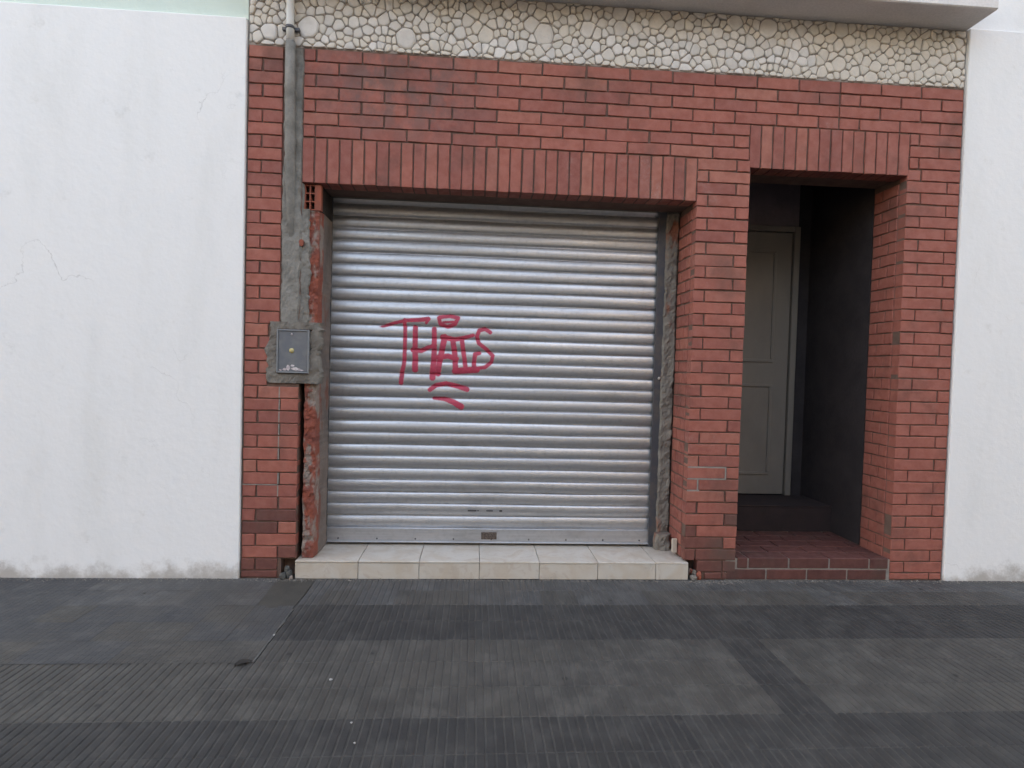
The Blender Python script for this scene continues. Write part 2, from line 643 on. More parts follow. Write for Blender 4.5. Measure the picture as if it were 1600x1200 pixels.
def brick_mesh(wd, hd, dp, var, mat=None):
    key = (round(wd, 3), round(hd, 3), round(dp, 3), var, mat.name if mat else '')
    if key in brick_cache:
        return brick_cache[key]
    rr = random.Random(int(key[0] * 1000) * 7 + int(key[1] * 1000) * 13 + var)
    j = lambda s: rr.uniform(-s, s)
    a, b = wd / 2, hd / 2
    e = .0026
    base = []
    nx = 3 if wd >= hd else 1
    nz = 3 if hd > wd else 1
    ring = []
    for i in range(nx):
        ring.append((-a + 2 * a * i / nx, -b))
    for i in range(nz):
        ring.append((a, -b + 2 * b * i / nz))
    for i in range(nx):
        ring.append((a - 2 * a * i / nx, b))
    for i in range(nz):
        ring.append((-a, b - 2 * b * i / nz))
    ring = [(x + j(.0019), z + j(.0017)) for x, z in ring]
    n = len(ring)
    back = [(x, dp, z) for x, z in ring]
    mid = [(x, e, z) for x, z in ring]
    fr = [(x - math.copysign(e, x) * (abs(x) > a * .8), j(.0004), z - math.copysign(e, z) * (abs(z) > b * .8)) for x, z in ring]
    g = MB()
    g.add(back + mid + fr, [(i, (i + 1) % n, n + (i + 1) % n, n + i) for i in range(n)] +
          [(n + i, n + (i + 1) % n, 2 * n + (i + 1) % n, 2 * n + i) for i in range(n)] + [tuple(range(2 * n, 3 * n))])
    me = g.mesh('brick')
    me.materials.append(mat or BRICK)
    brick_cache[key] = me
    return me


far_bricks = MB()
n_brick = 0


def brick(x0, x1, z0, z1, dp=.06, y=0.0, far=False):
    """a brick filling the cell x0..x1, z0..z1 less its joints"""
    global n_brick
    wd, hd = x1 - x0 - JT, z1 - z0 - (.0066 if x1 - x0 > z1 - z0 - .001 or z1 - z0 < .1 else JT)
    if wd < .012 or hd < .012:
        return
    me = brick_mesh(wd, hd, dp, random.randrange(5), GRIMY if z1 < random.uniform(.16, .42) and not far else None)
    loc = ((x0 + x1) / 2 + random.gauss(0, .0007), y + random.gauss(0, .0010), (z0 + z1) / 2 + random.gauss(0, .0006))
    rot = (random.gauss(0, .004), random.gauss(0, .0022), random.gauss(0, .003))
    if far:
        mx = Matrix.Translation(loc)
        far_bricks.add([mx @ v.co for v in me.vertices], [tuple(p.vertices) for p in me.polygons])
        return
    link('brick', me, wallo, loc, rot)
    n_brick += 1


def row_z(k):
    return Z1 - (k + 1) * P, Z1 - k * P


def stretch(x0, x1, k, joints, far=False):
    z0, z1 = row_z(k)
    z0 = max(z0, .0)
    xs = [x0] + [q for q in joints if x0 + .02 < q < x1 - .02] + [x1]
    for a, b in zip(xs, xs[1:]):
        brick(a, b, z0, z1, far=far)


NROW = int(Z1 / P) + 1
for k in range(NROW):
    # upper wall, running bond
    if k < 7:
        ph = 1.094 if k % 2 == 0 else 1.094 + LB / 2
        js = [ph + LB * i for i in range(-6, 14)]
        if k < 4:
            stretch(CH1, 3.30, k, js)
            stretch(js[[i for i, q in enumerate(js) if q > 3.25][0]] if False else 3.30, XR, k, js, far=True)
        else:
            stretch(CH1, XD - .012, k, js)
            stretch(XE + .012, XR, k, js, far=True)
    else:
        # pier between the shutter and the entrance
        z0, z1 = row_z(k)
        j = [XB + .230] if k % 2 else [XB + .068]
        xs0 = XB
        if z1 < .115:                       # broken away beside the step
            xs0 = 2.60 if z1 < .06 else 2.555
            j = [XB + .230]
        stretch(xs0, XD, k, j)
        # far pier right of the entrance
        stretch(XE, XR, k, [XE + .09] if k % 2 else [XE + .250], far=True)
    # left pier
    z0, z1 = row_z(k)
    zc = (z0 + z1) / 2
    right = CH0 if zc > 1.40 else (.298 if zc < 1.07 else .130 + .03 * (k % 2))
    if zc < .10:
        right = .20
    stretch(.002, right, k, [.078] if k % 2 else [.196])
# soldier courses
n = 33
pw = (XB - CH1) / n
for i in range(n):
    brick(CH1 + i * pw, CH1 + (i + 1) * pw, ZO - JT / 2, ZS, dp=.11)
n = 14
pw = (XE + .012 - (XD - .012)) / n
for i in range(n):
    x = XD - .012 + i * pw
    brick(x, x + pw, ZD0 - JT / 2, ZD1, dp=.11, far=x > 3.30)
# reveal of the middle pier, seen beyond the shutter's right edge
rev_cache = {}
for k in range(11, NROW):
    z0, z1 = row_z(k)
    z1 = min(z1, ZO)
    z0 = max(z0, .105)
    if z1 - z0 < .03:
        continue
    for (ya, yb) in (((.064, .125), (.135, .255)) if k % 2 else ((.064, .19), (.20, .255))):
        me = brick_mesh(round(yb - ya, 3), round(z1 - z0 - JT, 3), .03, k % 3)
        link('brick', me, wallo, (XB + random.gauss(0, .001), (ya + yb) / 2, (z0 + z1) / 2), (0, 0, -math.pi / 2))
        n_brick += 1
for k in range(7, NROW):
    z0, z1 = row_z(k)
    z1 = min(z1, ZD0)
    z0 = max(z0, .0)
    if z1 - z0 < .03:
        continue
    for (ya, yb) in (((.064, .125), (.135, .262)) if k % 2 else ((.064, .19), (.20, .262))):
        me = brick_mesh(round(yb - ya, 3), round(z1 - z0 - .0066, 3), .03, k % 3)
        mx = Matrix.Translation((XE - .002 + random.gauss(0, .001), (ya + yb) / 2, (z0 + z1) / 2)) @ Matrix.Rotation(-math.pi / 2, 4, 'Z')
        far_bricks.add([mx @ v.co for v in me.vertices], [tuple(p.vertices) for p in me.polygons])
fo = far_bricks.build('brick_mass', BRICK, bld)
tag(fo, kind='stuff')
print('bricks', n_brick)

# pale repointing round one brick of the pier
g = MB()
for (x0, x1, zz) in ((2.486, 2.712, row_z(33)[1]), (2.486, 2.712, row_z(33)[0]), (2.486, 2.556, row_z(34)[0])):
    g.box(x0, x1, -.0005, .02, zz - .0042, zz + .0042)
g.box(2.7035, 2.7115, -.0005, .02, row_z(33)[0] + .0045, row_z(33)[1] - .0045)
g.box(2.5415, 2.5495, -.0005, .02, row_z(34)[0] + .0045, row_z(34)[1] - .0045)
g.build('mortar_line', LIGHTMORTAR, bld)
g = MB()
for k in range(27, 36):
    g.box(.190, .1965, -.0003, .02, row_z(k)[0] + .004, row_z(k)[1] - .004)
g.box(.005, .190, -.0003, .02, row_z(35)[1] - .003, row_z(35)[1] + .002)
g.build('mortar_line', LIGHTMORTAR, bld)

# ---- stone band
SZ0, SZ1 = Z1 + .004, 3.212
sb = MB().box(0, XR, .010, .262, SZ0 + .001, SZ1 + .05).build('stone_band', STONEBED, bld)
rs = random.Random(11)
pts = []
tries = 0
while tries < 14000:
    tries += 1
    x, z = rs.uniform(-.05, XR + .05), rs.uniform(SZ0 - .02, SZ1 + .03)
    q = rs.random()
    r_ = .019 if q < .45 else (.029 if q < .84 else (.042 if q < .96 else .056))
    if all(((x - a) * 1.18) ** 2 + (z - b) ** 2 > ((r_ + c_) * .92) ** 2 for a, b, c_ in pts):
        pts.append((x, z, r_))


def clip(poly, nx, nz, d):
    out = []
    for i in range(len(poly)):
        a, b = poly[i], poly[(i + 1) % len(poly)]
        da, db = a[0] * nx + a[1] * nz - d, b[0] * nx + b[1] * nz - d
        if da <= 0:
            out.append(a)
        if da * db < 0:
            t = da / (da - db)
            out.append((a[0] + t * (b[0] - a[0]), a[1] + t * (b[1] - a[1])))
    return out


def inset_clip(poly, gap):
    """shrink a convex polygon by moving every side inward"""
    cx = sum(p[0] for p in poly) / len(poly)
    cz = sum(p[1] for p in poly) / len(poly)
    out = list(poly)
    for i in range(len(poly)):
        a, b = poly[i], poly[(i + 1) % len(poly)]
        ex, ez = b[0] - a[0], b[1] - a[1]
        l = math.hypot(ex, ez)
        if l < 1e-6:
            continue
        nx, nz = ez / l, -ex / l
        if nx * (cx - a[0]) + nz * (cz - a[1]) > 0:
            nx, nz = -nx, -nz
        out = clip(out, nx, nz, nx * a[0] + nz * a[1] - gap)
        if len(out) < 3:
            return []
    return out


stones = []
for (x, z, r_) in pts:
    poly = [(x - .12, z - .12), (x + .12, z - .12), (x + .12, z + .12), (x - .12, z + .12)]
    for (a, b, c_) in pts:
        dx, dz = a - x, b - z
        dd = dx * dx + dz * dz
        if dd == 0 or dd > .05:
            continue
        l = math.sqrt(dd)
        t = (dd + r_ * r_ - c_ * c_) / (2 * l)
        poly = clip(poly, dx / l, dz / l, (x * dx + z * dz) / l + t)
        if len(poly) < 3:
            break
    if len(poly) < 3:
        continue
    for (nx, nz, d) in ((-1, 0, -.003), (1, 0, XR - .003), (0, -1, -(SZ0 + .002)), (0, 1, SZ1 - .001)):
        poly = clip(poly, nx, nz, d)
        if len(poly) < 3:
            break
    if len(poly) < 3:
        continue
    poly = inset_clip(poly, rs.uniform(.0010, .0030))
    if len(poly) < 3:
        continue
    # cut the corners, unevenly
    for rep in range(2):
        q = []
        for i in range(len(poly)):
            a, b = poly[i], poly[(i + 1) % len(poly)]
            t = rs.uniform(.10, .26) if rep == 0 else .22
            q += [(a[0] + t * (b[0] - a[0]), a[1] + t * (b[1] - a[1])), (b[0] + t * (a[0] - b[0]), b[1] + t * (a[1] - b[1]))]
        poly = q
    # drop points that lie very close together
    q = [poly[0]]
    for p_ in poly[1:]:
        if math.hypot(p_[0] - q[-1][0], p_[1] - q[-1][1]) > .005:
            q.append(p_)
    poly = q
    area = abs(sum(poly[i][0] * poly[(i + 1) % len(poly)][1] - poly[(i + 1) % len(poly)][0] * poly[i][1] for i in range(len(poly)))) / 2
    if len(poly) < 4 or area < .00018:
        continue
    stones.append((area, poly))
stones.sort(key=lambda s: (s[1][0][0] > 3.16, -s[0]))
rest = MB()
for i, (area, poly) in enumerate(stones):
    cx = sum(p[0] for p in poly) / len(poly)
    cz = sum(p[1] for p in poly) / len(poly)
    h = rs.uniform(.008, .016)
    n = len(poly)
    rings = []
    tx, tz = rs.uniform(-.10, .10), rs.uniform(-.10, .10)
    for (s, y) in ((1.0, .012), (1.0, .012 - h * .55), (.93, .012 - h * .9), (.72, .012 - h)):
        rings.append([((px - cx) * s, y + ((px - cx) * tx + (pz_ - cz) * tz) * (y < .01), (pz_ - cz) * s) for px, pz_ in poly])
    vv = [q for rg in rings for q in rg]
    ff = [(a * n + k, a * n + (k + 1) % n, (a + 1) * n + (k + 1) % n, (a + 1) * n + k) for a in range(3) for k in range(n)]
    ff.append(tuple(range(3 * n, 4 * n)))
    if i < 300:
        g = MB()
        g.add(vv, ff, 0, True)
        o = g.build('stone', STONE, sb, (cx, 0, cz))
    else:
        rest.add([(p_[0] + cx, p_[1], p_[2] + cz) for p_ in vv], ff, 0, True)
if rest.v:
    tag(rest.build('stone_mass', STONE, bld), kind='stuff')
print('stones', len(stones))

# ---- projecting slab above the stones, and an unseen storey raised to shade the street
g = MB()
g.bbox(-.0, XR, -.20, .30, SZ1 + .001, SZ1 + .17, .006)
g.build('overhang_slab', SOFFIT, bld)
MB().box(0, XR, .02, 6.0, SZ1 + .172, 20.0).build('unseen_upper_storey', SOFFIT, bld)
MB().box(.0, XB + .1, .60, 6.0, -.02, SZ1 + .171).box(XB + .1, XR, 1.03, 6.0, -.02, SZ1 + .171).build('light_block_body', SOFFIT, bld)  # solid fill added to stop sun leaking in from behind


# ---- rough strips: chase, patch round the meter, broken jambs
def rough_strip(name, mat, x0, x1, z0, z1, y, amp, edge, seed, parent, nx=10, step=.02, hole=None, back=.05, side=None):
    """an uneven plastered surface with ragged sides, facing the street"""
    nz = max(3, int((z1 - z0) / step))
    vv, ff, ids = [], [], {}
    for i in range(nz + 1):
        z = z0 + (z1 - z0) * i / nz
        ea = fbm(seed + 1.3, z * 9, .5) * edge + fbm(seed + 3.3, z * 55, .5) * edge * .45
        eb = fbm(seed + 7.7, z * 9, 1.5) * edge + fbm(seed + 9.7, z * 55, .5) * edge * .45
        for k in range(nx + 1):
            t = k / nx
            x = x0 + ea + (x1 + eb - x0 - ea) * t
            d = fbm(x * 22 + seed, z * 22, seed) * amp + fbm(x * 70, z * 70, seed) * amp * .45
            yy = y + d + (back * .25 if k in (0, nx) else 0)
            vv.append((x, yy, z))
    W = nx + 1
    for i in range(nz):
        for k in range(nx):
            if hole:
                cx = sum(vv[q][0] for q in (i * W + k, i * W + k + 1)) / 2
                cz = (vv[i * W + k][2] + vv[(i + 1) * W + k][2]) / 2
                if hole[0] < cx < hole[1] and hole[2] < cz < hole[3]:
                    continue
            ff.append((i * W + k, i * W + k + 1, (i + 1) * W + k + 1, (i + 1) * W + k))
    # skirts to the back
    b = len(vv)
    loop = [k for k in range(W)] + [i * W + nx for i in range(1, nz + 1)] + [nz * W + k for k in range(nx - 1, -1, -1)] + [i * W for i in range(nz - 1, 0, -1)]
    for q in loop:
        vv.append((vv[q][0], y + back, vv[q][2]))
    for i in range(len(loop)):
        jn = (i + 1) % len(loop)
        ff.append((loop[jn], loop[i], b + i, b + jn))
    g = MB()
    nf = len(ff) - len(loop)
    g.add(vv, ff)
    if side:
        g.mi[nf:] = [1] * len(loop)
        mat = [mat, side]
    return g.build(name, mat, parent)


o = rough_strip('conduit_chase', CEMENT, CH0 - .002, CH1 + .004, 1.38, Z1 - .002, -.001, .0045, .010, 3, bld)
o['label'] = 'grey cement filling of the conduit chase'
o = rough_strip('meter_surround', CEMENTDARK, .128, .400, 1.072, 1.405, -.004, .006, .028, 9, bld, nx=26, step=.0125, hole=(.178, .352, 1.128, 1.362))
o['label'] = 'ragged cement patch round the meter box'
o = rough_strip('broken_jamb', ROUGHRED, .312, .392, .104, 2.015, .024, .010, .005, 21, bld, nx=9, step=.014, back=.245, side=REVEAL)
o['label'] = 'left jamb of broken terracotta and render'
o = rough_strip('broken_jamb', ROUGHGREY, 2.398, 2.4765, .104, 2.158, .258, .009, .006, 37, bld, nx=9, step=.014, back=.03)
o['label'] = 'right jamb strip of grey render with terracotta showing'
rough_strip('jamb_render', CEMENT, .290, .338, 1.39, 2.02, .010, .006, .012, 71, bld, nx=8, step=.014, back=.03)
rough_strip('jamb_render', CEMENT, .289, .303, 2.02, 2.156, .012, .004, .003, 75, bld, nx=4, step=.014, back=.03)
g = MB()
ring = [(.297 + .013 * math.cos(a * .7) * (1 + .25 * math.sin(a * 2.3)), -.0035 + .002 * math.sin(a), 1.835 + .019 * math.sin(a * .7)) for a in range(9)]
g.add(ring + [(x, .02, z) for x, y, z in ring], [tuple(range(9))] + [(k, 9 + k, 9 + (k + 1) % 9, (k + 1) % 9) for k in range(9)])
g.build('exposed_clay', TERRACOTTA, bld)
# hollow clay block laid open at the top of the left jamb
g = MB()
hx0, hx1, hz0, hz1 = .302, .392, 2.018, 2.156
g.box(hx0, hx1, .055, .26, hz0, hz1, 1)
xs = [hx0, hx0 + .006, hx0 + .0270, hx0 + .0335, hx0 + .055, hx0 + .063, hx1]
for a in (0, 2, 4):
    g.box(xs[a], xs[a + 1], .022, .054, hz0, hz1)
g.box(xs[5], hx1, .020, .054, hz0, hz1)
for zz in (hz0, hz0 + .044, hz0 + .088, hz1 - .007):
    g.box(hx0 + .006, hx0 + .027, .024, .054, zz + .0005, zz + .0065)
    g.box(hx0 + .0335, hx0 + .055, .024, .054, zz + .0005, zz + .0065)
o = g.build('hollow_block', [TERRACOTTA, CELLSHADE], bld)
o['label'] = 'hollow clay block with six open cells'
# left pier behind the broken jamb, so the gap beside it stays dark
MB().box(.294, .391, .275, .36, .1, 2.158).build('pier_core', CEMENTDARK, bld)
MB().box(XA, XB, .263, .285, 2.164, 2.5).build('lintel_core', CEMENTDARK, bld)
# pale fragment at the foot of the right jamb
g = MB()
g.bbox(2.444, 2.474, .095, .115, .122, .205, .003)
g.build('tile_fragment', TILE, bld)
# knocked-off chunk of render at the foot of the right jamb
rough_strip('jamb_foot', ROUGHGREY, 2.380, 2.470, .102, .20, .20, .010, .008, 55, bld, nx=8, step=.012, back=.055)

# ---- entrance recess
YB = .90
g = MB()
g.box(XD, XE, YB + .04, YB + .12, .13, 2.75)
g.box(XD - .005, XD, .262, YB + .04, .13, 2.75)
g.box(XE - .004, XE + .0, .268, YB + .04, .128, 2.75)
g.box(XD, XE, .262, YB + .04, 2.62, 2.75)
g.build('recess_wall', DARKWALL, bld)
es = MB().box(XD - .060, XE + .004, .005, .62, -.02, .120).box(XD, XE - .004, .565, YB + .04, .121, .292).build('entrance_step', LIGHTMORTAR, bld)
ebm = {}


def step_brick(x0, x1, y0, y1, z0, z1):
    g = MB()
    wd = x1 - x0 - JT
    key = (round(wd, 3), round(y1 - y0, 3), round(z1 - z0, 3))
    if key not in ebm:
        a, c_, b = wd / 2, (y1 - y0) / 2, (z1 - z0) / 2
        ebm[key] = MB().bbox(-a, a, -c_, c_, -b, b, .003).mesh('brick')
        ebm[key].materials.append(BRICKDARK)
    link('brick', ebm[key], es, ((x0 + x1) / 2, (y0 + y1) / 2 + random.gauss(0, .001), (z0 + z1) / 2), (0, 0, random.gauss(0, .003)))


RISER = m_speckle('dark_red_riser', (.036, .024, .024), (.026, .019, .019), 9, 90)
BRICKDARK = m_brick('dark_brick', (.135, .050, .042), (.105, .042, .037), (.15, .065, .052), (.075, .05, .042), .6)  # brick in a darker, browner tone than the house wall
for r_, (z0, z1) in enumerate(((.0, .058), (.066, .126))):
    x = XD - .062 + (.0 if r_ == 0 else -.11)
    while x < XE:
        a, b = max(x, XD - .062 if r_ == 0 else XD + .004), min(x + LB, XE - .004)
        if b - a > .03:
            step_brick(a, b, 0.0 if r_ else .0, .11, z0, z1)
        x += LB
for j in range(4):                              # brick treads
    y = .118 + j * .112
    x = XD + .004 - (LB / 2 if j % 2 else 0)
    while x < XE - .01:
        a, b = max(x, XD + .004), min(x + LB, XE - .006)
        if b - a > .03:
            step_brick(a, b, y, y + .103, .08, .127)
        x += LB
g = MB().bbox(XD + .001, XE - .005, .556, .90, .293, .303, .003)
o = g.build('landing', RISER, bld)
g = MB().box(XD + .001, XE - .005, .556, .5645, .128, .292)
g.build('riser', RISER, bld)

# ------------------------------------------------------------------ entrance door
door = empty('entrance_door', 'pale painted door set back in the dark entrance beside the brick pier', 'door', (3.2, YB, .303))
dx = lambda a: a - 3.2
g = MB().bbox(dx(2.86), dx(3.555), .0, .036, .006, 1.930, .002)
leaf = g.build('leaf', DOORPAINT, door)
for (a, b) in ((.15, .82), (.98, 1.80)):
    fr = MB()
    x0, x1, q = dx(2.98), dx(3.44), .022
    fr.bbox(x0, x1, -.010, .001, a, a + q, .003).bbox(x0, x1, -.010, .001, b - q, b, .003)
    fr.bbox(x0, x0 + q, -.009, .001, a + q, b - q, .003).bbox(x1 - q, x1, -.009, .001, a + q, b - q, .003)
    fr.build('panel_moulding', DOORPAINT, leaf)
g = MB().bbox(dx(3.560), dx(3.605), -.022, .04, -.0, 1.975, .004).bbox(dx(2.80), dx(3.5595), -.022, .04, 1.934, 1.975, .004).bbox(dx(2.80), dx(2.855), -.022, .04, 0, 1.933, .004)
g.build('frame', DOORPAINT, door)
MB().tube([(dx(2.90), -.05, .98), (dx(3.0), -.05, .98)], .009).tube([(dx(2.905), 0, .98), (dx(2.905), -.05, .98)], .009).build('handle', RAIL, door)
MB().box(dx(2.80), dx(3.605), .01, .03, 1.978, 2.31).build('transom_panel', TRANSOM, door)

# ------------------------------------------------------------------ tiled step under the shutter
stp = empty('tiled_step', 'low step of cream marbled tiles under the roller shutter', 'step', (1.4, 0, 0))
sx = lambda a: a - 1.4
MB().box(sx(.302), sx(2.498), -.006, .36, .0, .090).build('core', GROUT, stp)
js = [.297, .638, .972, 1.307, 1.644, 1.977, 2.312, 2.503]
for i in range(7):
    a, b = js[i] + .0015, js[i + 1] - .0015
    MB().bbox(sx(a), sx(b), -.016, -.0055, .002, .0895, .0015).build('tile', TILE, stp, (0, random.gauss(0, .0006), random.gauss(0, .0006)))
    MB().bbox(sx(a), sx(b), -.018, .345, .0912, .1005, .002).build('tile', TILE, stp, (0, random.gauss(0, .0008), random.gauss(0, .0004)))

# ------------------------------------------------------------------ roller shutter
YS = .300
sh = empty('roller_shutter', 'closed galvanised roller shutter of curved slats with a red spray tag', 'shutter', (1.37, YS, .104))
SX0, SX1 = .380, 2.372
PITCH_S = .0718
ZB = .206
U = [(580 + u / 6.0, 460 + v / 6.0) for u, v in ()]


def S_(pts, w0, w1=None):
    """one stroke of the tag, given in the photo's pixels, laid on the shutter plane"""
    w1 = w0 if w1 is None else w1
    q = [on_wall(580 + u / 6.0, 460 + v / 6.0, YS - .006) for u, v in pts]
    return [(x, z, (w0 + (w1 - w0) * i / (len(q) - 1)) / 6.0 / 256 / 2) for i, (x, z) in enumerate(q)]


tag_strokes = [
    S_([(90, 308), (200, 275), (330, 245), (460, 240), (540, 232)], 22, 44), S_([(540, 232), (522, 268)], 40, 26),
    S_([(320, 240), (318, 450), (312, 650), (290, 740), (280, 830)], 34, 42),
    S_([(415, 310), (412, 500), (415, 620), (415, 705)], 46, 56),
    S_([(390, 520), (470, 530), (530, 500), (600, 480)], 44, 36),
    S_([(592, 325), (592, 520), (588, 650), (575, 780)], 44, 58),
    S_([(690, 400), (665, 520), (642, 640), (628, 745)], 56, 50),
    S_([(670, 400), (780, 425), (870, 408), (955, 385)], 50, 32),
    S_([(765, 430), (785, 560), (795, 720)], 50, 50),
    S_([(630, 590), (720, 578), (800, 605)], 48),
    S_([(852, 440), (868, 560), (888, 690)], 42),
    S_([(790, 718), (880, 712), (990, 705)], 62),
    S_([(1015, 552), (975, 560), (965, 640), (968, 700)], 36, 44),
    S_([(1115, 358), (1070, 325), (1015, 338), (990, 395), (1010, 460), (1080, 515), (1140, 575), (1128, 635), (1070, 682), (1000, 692)], 38, 34),
    S_([(640, 222), (655, 280), (720, 305), (790, 280), (822, 222), (745, 205), (650, 215)], 36),
    S_([(680, 262), (780, 258)], 20),
    S_([(550, 893), (610, 850), (700, 835), (800, 858), (898, 890)], 40, 46),
    S_([(590, 972), (690, 980), (770, 1010), (842, 1052)], 30, 62)]
seg = []
for s in tag_strokes:
    for a, b in zip(s, s[1:]):
        seg.append((*a, *b))
seg = np.array(seg)


def paint_at(P_):
    """0..1 cover of spray paint at points (x,z)"""
    best = np.full(len(P_), -9.0)
    for (ax, az, ar, bx, bz, br) in seg:
        dx_, dz_ = bx - ax, bz - az
        t = np.clip(((P_[:, 0] - ax) * dx_ + (P_[:, 1] - az) * dz_) / (dx_ * dx_ + dz_ * dz_ + 1e-12), 0, 1)
        d = np.hypot(P_[:, 0] - ax - t * dx_, P_[:, 1] - az - t * dz_)
        best = np.maximum(best, (ar + t * (br - ar) - d))
    return np.clip(.5 + best / .014, 0, 1)


NPROF = 14


def profile():
    pr = []
    for i in range(NPROF + 1):
        t = i / NPROF
        pr.append((-.0105 * math.sin(math.pi * min(1, t * 1.02)) ** .6 if 0 < t < .98 else 0.0, t * (PITCH_S + .002) - .001))
    pr = [(.004, -.006), (.006, -.001)] + pr[1:-1] + [(.002, PITCH_S - .002), (.007, PITCH_S + .002)]
    return pr


PROF = profile()


def slat_mesh(xs, zbase, painted, seed):
    vv, ff = [], []
    W = len(PROF)
    for x in xs:
        dent = fbm(x * 1.7, seed * 3.1, .3) * .0022 + fbm(x * 6, seed * 1.7, 2.3) * .0011
        sag = fbm(x * .9, seed * 2.2, 5.1) * .0030
        for (y, z) in PROF:
            vv.append((x - 1.37, y + dent * (1 if y < 0 else .2), z + sag))
    for i in range(len(xs) - 1):
        for k in range(W - 1):
            ff.append((i * W + k, (i + 1) * W + k, (i + 1) * W + k + 1, i * W + k + 1))
    g = MB()
    g.add(vv, ff, 0, True)
    me = g.mesh('slat')
    me.materials.append(STEEL)
    if painted:
        A = np.array([(v[0] + 1.37, v[2] + zbase) for v in vv])
        at_ = me.attributes.new('paint', 'FLOAT', 'POINT')
        at_.data.foreach_set('value', paint_at(A).astype(np.float32))
    return me


plain = [slat_mesh(np.linspace(SX0, SX1, 50), 0, False, s + 1) for s in range(5)]
rsl = random.Random(5)
NS = 29
for i in range(NS):
    zb = ZB + i * PITCH_S
    if zb + PITCH_S > .90 and zb < 1.50:
        xs = np.concatenate([np.linspace(SX0, .70, 9), np.arange(.704, 1.42, .0035), np.linspace(1.425, SX1, 26)])
        me = slat_mesh(xs, zb, True, i + 20)
    else:
        me = plain[i % 5]
    tilt = rsl.gauss(0, .034)
    if i < 14:
        tilt += .075 if i % 2 else -.05
    elif rsl.random() < .25:
        tilt -= .05
    o = link('slat', me, sh, (rsl.gauss(0, .0015), rsl.gauss(0, .0008), zb - .104), (tilt, rsl.gauss(0, .0006), 0))
# bottom bar with its bolts, lock and a slot
g = MB().bbox(SX0 - 1.37, SX1 - 1.37, -.016, .012, .012, .098, .003)
g.bbox(SX0 - 1.37, SX1 - 1.37, -.030, -.0165, .012, .020, .002)
bar = g.build('bottom_bar', STEEL, sh)
for i in range(9):
    x = .46 + i * .23
    MB().tube([(x - 1.37, -.021, .034), (x - 1.37, -.015, .034)], .005, 8).build('bolt', RAIL, bar)
g = MB().bbox(1.318 - 1.37, 1.412 - 1.37, -.022, -.0162, .034, .078, .002)
g.bbox(1.333 - 1.37, 1.397 - 1.37, -.0245, -.0222, .052, .060, .001)
g.tube([(1.365 - 1.37, -.026, .045), (1.365 - 1.37, -.022, .045)], .006, 10)
g.build('lock_plate', LOCK, sh)
g = MB()
for (a, b, hh) in ((1.232, 1.285, .0040), (1.345, 1.385, .003), (1.425, 1.442, .0055), (1.29, 1.30, .0025)):
    g.bbox(a - 1.37, b - 1.37, -.0205, -.016, .209 - hh, .209 + hh, .0008)
g.build('handle_slot', SLOTMARK, sh)  # thin dark strips laid on the slats to mark the slots
# guide rails
for (a, b, nm) in ((.371, .396, 0), (2.353, 2.404, 1)):
    g = MB()
    g.bbox(a - 1.37, b - 1.37, -.030, -.025, .0, 2.2, .0015)
    if nm == 0:
        g.box(a - 1.37, a + .004 - 1.37, -.0245, .035, .0, 2.2)
    else:
        g.box(b - .004 - 1.37, b - 1.37, -.0245, .035, .0, 2.2)
    g.bbox(a - 1.37, b - 1.37, .028, .034, .0, 2.2, .0015)
    g.build('guide_rail', RAIL, sh)
MB().tube([(2.386 - 1.37, -.036, 1.045), (2.386 - 1.37, -.0302, 1.045)], .009, 10).build('rail_bolt', TILE, sh)

# ------------------------------------------------------------------ meter box
M = Mat('meter_glass', .18, spec=.6)
c = M.mix(M.ramp(M.noise(14, 5, .6), .4, .7), (.125, .14, .16), (.17, .18, .19))
M.color(c)
METERGLASS = M.m
M = Mat('meter_frame', .5, spec=.5)
M.color((.19, .20, .21))
METERFRAME = M.m
M = Mat('yellow_seal', .5)
M.color(M.mix(M.ramp(M.noise(160, 3), .4, .6), (.50, .40, .10), (.38, .34, .24)))
SEAL = M.m
M = Mat('mottled_offwhite', .8)
M.color(M.mix(M.ramp(M.noise(60, 4, .6), .4, .6), (.60, .55, .55), (.40, .34, .35)))
OFFWHITE = M.m
mb = empty('meter_box', 'grey glazed meter box with a yellow seal set in the brick pier', 'meter box', (.265, -.006, 1.245))
MB().bbox(-.087, .087, .0, .06, -.118, .118, .004).build('case', METERFRAME, mb)
g = MB()
for (x0, x1, z0, z1) in ((-.086, -.078, -.118, .118), (.078, .086, -.118, .118), (-.0775, .0775, .110, .118), (-.0775, .0775, -.118, -.110)):
    g.bbox(x0, x1, -.010, .001, z0, z1, .0015)
g.build('frame', METERFRAME, mb)
MB().bbox(-.0772, .0772, -.005, -.0004, -.1095, .1095, .002).build('cover', METERGLASS, mb)
MB().tube([(-.006, -.0075, .004), (-.006, -.005, .004)], .0135, 16).build('seal', SEAL, mb)
MB().tube([(-.006, -.009, .092), (-.006, -.005, .092)], .0055, 10).build('screw', OFFWHITE, mb)
g = MB()
rp = random.Random(2)
for (cx, cz, wx, wz) in ((.014, -.094, .026, .009), (.043, -.101, .019, .005), (-.024, -.090, .010, .016), (-.043, -.099, .012, .008), (.0, -.078, .011, .007), (-.064, -.103, .010, .004)):
    nn = 9
    ring = [(cx + wx * math.cos(2 * math.pi * k / nn) * rp.uniform(.7, 1.1), -.0056, cz + wz * math.sin(2 * math.pi * k / nn) * rp.uniform(.6, 1.1)) for k in range(nn)]
    g.add(ring + [(x, -.0049, z) for x, y, z in ring], [tuple(range(nn))] + [(k, nn + k, nn + (k + 1) % nn, (k + 1) % nn) for k in range(nn)])
g.build('pale_blotch', OFFWHITE, mb)  # irregular off-white blotches low on the cover

